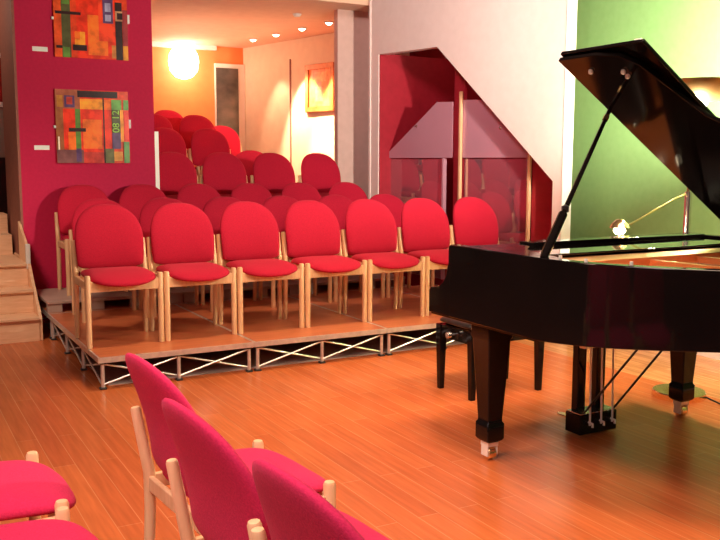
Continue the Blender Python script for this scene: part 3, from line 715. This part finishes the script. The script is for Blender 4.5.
# picture in the rear room
pr_ = empty('framed_picture', onrear(1.72, 2.0, 0), 0, 'orange framed picture on the lit cream wall of the rear room', 'picture')
def rr_(mb): mb.v = [tuple(Vector(v)-pr_.location) for v in mb.v]; return mb
fm = MB()
for a, b, c, d in ((1.44, 2.0, 1.99, 2.05), (1.44, 2.0, 2.52, 2.58), (1.44, 1.50, 2.05, 2.52), (1.94, 2.0, 2.05, 2.52)):
    fm.prism([(a, c), (b, c), (b, d), (a, d)], onrear, -0.035, -0.001)
rr_(fm).build('frame', M['gilt'], pr_, 0.003)
pc = MB(); pc.prism([(1.49, 2.04), (1.95, 2.04), (1.95, 2.53), (1.49, 2.53)], onrear, -0.012, -0.002, (0.75, 0.26, 0.08))
for i, (a, b, c, d, col) in enumerate(((1.55, 1.9, 2.08, 2.14, (0.55, 0.2, 0.08)), (1.63, 1.78, 2.12, 2.30, (0.42, 0.2, 0.12)), (1.6, 1.84, 2.36, 2.48, (0.8, 0.35, 0.12)), (1.66, 1.75, 2.28, 2.36, (0.5, 0.25, 0.15)))):
    h = -0.0125-0.0004*i
    pc.add([onrear(a, c, h), onrear(b, c, h), onrear(b, d, h), onrear(a, d, h)], [(0, 1, 2, 3)], col)
rr_(pc).build('picture_sheet', M['art'], pr_, smooth=False, merge=False)
# picture in the passage at the far left
pp = empty('framed_picture', (-0.25, 4.5, 1.93), 0, 'white framed dark red picture at the left photo edge, in the passage', 'picture')
f2 = MB(); f2.box(-0.3, 0.375, -0.03, 0, -0.02, 0.03); f2.box(-0.3, 0.375, -0.03, 0, 0.47, 0.52); f2.box(0.345, 0.375, -0.03, 0, 0.03, 0.47); f2.box(-0.3, -0.27, -0.03, 0, 0.03, 0.47)
f2.build('frame', M['paper'], pp, 0.002)
MB().box(-0.27, 0.345, -0.015, 0, 0.03, 0.47, (0.25, 0.02, 0.02)).build('picture_sheet', M['art'], pp, smooth=False)

# ------------------------------------------------------------------ rear room fittings
sp = None
SP = [((3.259, 5.564), 'ceiling spotlight farthest from the camera, first from the left'), ((3.339, 5.006), 'ceiling spotlight second from the left'),
      ((3.41, 4.401), 'ceiling spotlight third from the left'), ((3.485, 3.844), 'ceiling spotlight nearest the pinkish column')]
for (x, y), lab in SP:
    if sp is None:
        o = sp = empty('ceiling_spotlight', (x, y, 2.93))
        MB().lathe([(0.040, 0.0), (0.058, -0.002), (0.060, -0.010), (0.042, -0.014), (0.040, -0.008)], 24).build('trim_ring', M['white_trim'], sp)
        MB().lathe([(0, -0.034), (0.022, -0.030), (0.037, -0.014), (0.040, 0.0), (0, 0.0)], 20).build('bulb', M['emit_warm'], sp)
    else:
        o = copy_tree(sp)
    o.location = (x, y, 2.93); tag(o, lab, 'spotlight', 'round ceiling spotlights in the rear room')
sm = empty('ceiling_sensor', (2.945, 3.53, 2.93), 0, 'small pale disc sensor on the rear room ceiling', 'sensor')
MB().lathe([(0, -0.03), (0.03, -0.028), (0.045, -0.012), (0.05, 0), (0, 0)], 20).build('housing', M['white_trim'], sm)
rl = empty('wall_lamp', (2.58, 6.5, 2.84), 0, 'glowing wall lamp on a white rail over the rear orange wall', 'lamp')
MB().box(-0.50, 0.50, -0.07, 0, 0.03, 0.10).build('rail', M['white_trim'], rl, 0.004)
MB().box(0.27, 0.36, -0.10, -0.02, 0.10, 0.128).build('rail_clip', M['ebony'], rl, 0.004)
MB().tube([(0, -0.16, 0.03), (0, -0.16, 0.01), (0, -0.16, -0.06), (0, -0.16, -0.16), (0, -0.16, -0.28), (0, -0.16, -0.36), (0, -0.16, -0.39)], [0.06, 0.14, 0.185, 0.20, 0.18, 0.11, 0.02], 24).build('lamp_glow', M['emit_shade'], rl)  # the lamp's overexposed glow, built as a glowing shape
MB().tube([(0, -0.05, 0.06), (0, -0.11, 0.06), (0, -0.11, 0.01)], 0.012, 8).build('bracket', M['white_trim'], rl)

# ------------------------------------------------------------------ lights
def lamp(kind, name, loc, energy, color, size=0.1, target=None, spot=None, blend=0.5, sy=None):
    d = bpy.data.lights.new(name, kind); d.energy = energy; d.color = color
    if kind == 'AREA':
        d.size = size
        if sy: d.shape = 'RECTANGLE'; d.size_y = sy
    elif kind in ('POINT', 'SPOT'): d.shadow_soft_size = size
    if kind == 'SPOT': d.spot_size = R(spot); d.spot_blend = blend
    o = bpy.data.objects.new(name, d); COL.objects.link(o); o.location = loc
    if target is not None:
        o.rotation_euler = (Vector(target)-Vector(loc)).to_track_quat('-Z', 'Y').to_euler()
    return o
WARM = (1.0, 0.66, 0.44)
lamp('SPOT', 'key_light', (0.9, -0.25, 3.75), 320, (1, 0.70, 0.48), 0.2, (1.0, 0.25, 0.2), 54, 0.9)
lamp('SPOT', 'key_light', (2.7, -0.25, 3.75), 285, (1, 0.70, 0.48), 0.2, (2.6, 0.25, 0.2), 54, 0.9)
lamp('SPOT', 'room_light', (-1.6, -4.2, 4.0), 680, (1, 0.82, 0.76), 0.7, (-0.3, -2.9, 0), 74, 0.8)
lamp('SPOT', 'hall_fill', (1.0, -3.2, 4.2), 760, (1, 0.70, 0.48), 0.7, (1.0, -2.2, 0), 76, 0.8)
lamp('SPOT', 'hall_fill', (3.1, -3.4, 4.2), 620, (1, 0.70, 0.48), 0.6, (2.7, -2.4, 0), 70, 0.8)  # added unseen spot, lifts the floor on the piano side
lamp('SPOT', 'wall_fill', (0.8, -1.2, 3.7), 430, (1, 0.80, 0.74), 0.3, (3.5, 1.6, 2.5), 52, 0.9)  # added unseen spot to brighten the white wall
lamp('SPOT', 'side_fill', (-1.4, -1.6, 3.9), 520, (1, 0.68, 0.45), 0.5, (2.2, -1.8, 0), 40, 0.8)  # added unseen spot that brightens the floor under the piano
lamp('SPOT', 'foreground_fill', (-2.6, -4.3, 2.5), 95, (1, 0.86, 0.84), 0.4, (-0.3, -3.2, 0.6), 52, 0.8)  # added fill near the camera for the foreground chair backs
lamp('SPOT', 'steps_fill', (-1.6, -0.6, 3.5), 420, (1, 0.76, 0.58), 0.4, (-0.25, 2.2, 0.4), 40, 0.8)  # local fill added because the steps came out too dark
lamp('AREA', 'fill_light', (-2.2, -6.2, 2.2), 10, (1, 0.74, 0.64), 2.0, (1.0, 0.0, 0.6))
lamp('POINT', 'uplighter_light', (lx+0.06, ly, 1.91), 480, (1, 0.93, 0.78), 0.05)
lamp('POINT', 'cone_light', (lx+0.03, ly, 1.58), 90, (1, 0.85, 0.62), 0.04)
lamp('POINT', 'reading_light', (lx-0.525, ly, 0.96), 6, (1, 0.8, 0.5), 0.03)
for k, ((x, y), _) in enumerate(SP):
    t = onrear((6.5-y)*1.02, 1.6, 0)
    lamp('SPOT', 'rear_spot', (x, y, 2.88), (60, 560, 620, 360)[k], (1, 0.74, 0.48), 0.03, (t.x+0.02, t.y, 1.35), 56, 0.5)
lamp('POINT', 'wall_lamp_light', (2.63, 6.05, 2.45), 13, (1, 0.50, 0.26), 0.12)
lamp('AREA', 'rear_bounce', (2.3, 5.0, 1.9), 15, (1, 0.60, 0.40), 1.4, (2.3, 5.0, 3.0))
lamp('SPOT', 'rear_chair_fill', (2.85, 4.75, 2.9), 90, (1, 0.72, 0.5), 0.03, (2.86, 5.5, 1.4), 34, 0.4)  # added spot without a fixture, brightens the scarlet chair in the last row
lamp('SPOT', 'rear_chair_fill', (2.7, 3.3, 2.9), 60, (1, 0.72, 0.5), 0.03, (2.47, 3.64, 1.35), 18, 0.4)  # likewise added, for the bright chair behind the fourth row
lamp('POINT', 'alcove_light', (4.1, 1.6, 2.6), 6, (1, 0.6, 0.5), 0.15)
lamp('POINT', 'passage_light', (-0.8, 3.3, 2.8), 18, (1, 0.75, 0.55), 0.15)

w = bpy.data.worlds.new('world'); S.world = w; w.use_nodes = True
bg = w.node_tree.nodes['Background']; bg.inputs['Color'].default_value = (1.0, 0.62, 0.52, 1); bg.inputs['Strength'].default_value = 0.075
S.view_settings.view_transform = 'Standard'
S.view_settings.look = 'None'
S.view_settings.exposure = 0.0
S.view_settings.gamma = 1.0
S.cycles.max_bounces = 8
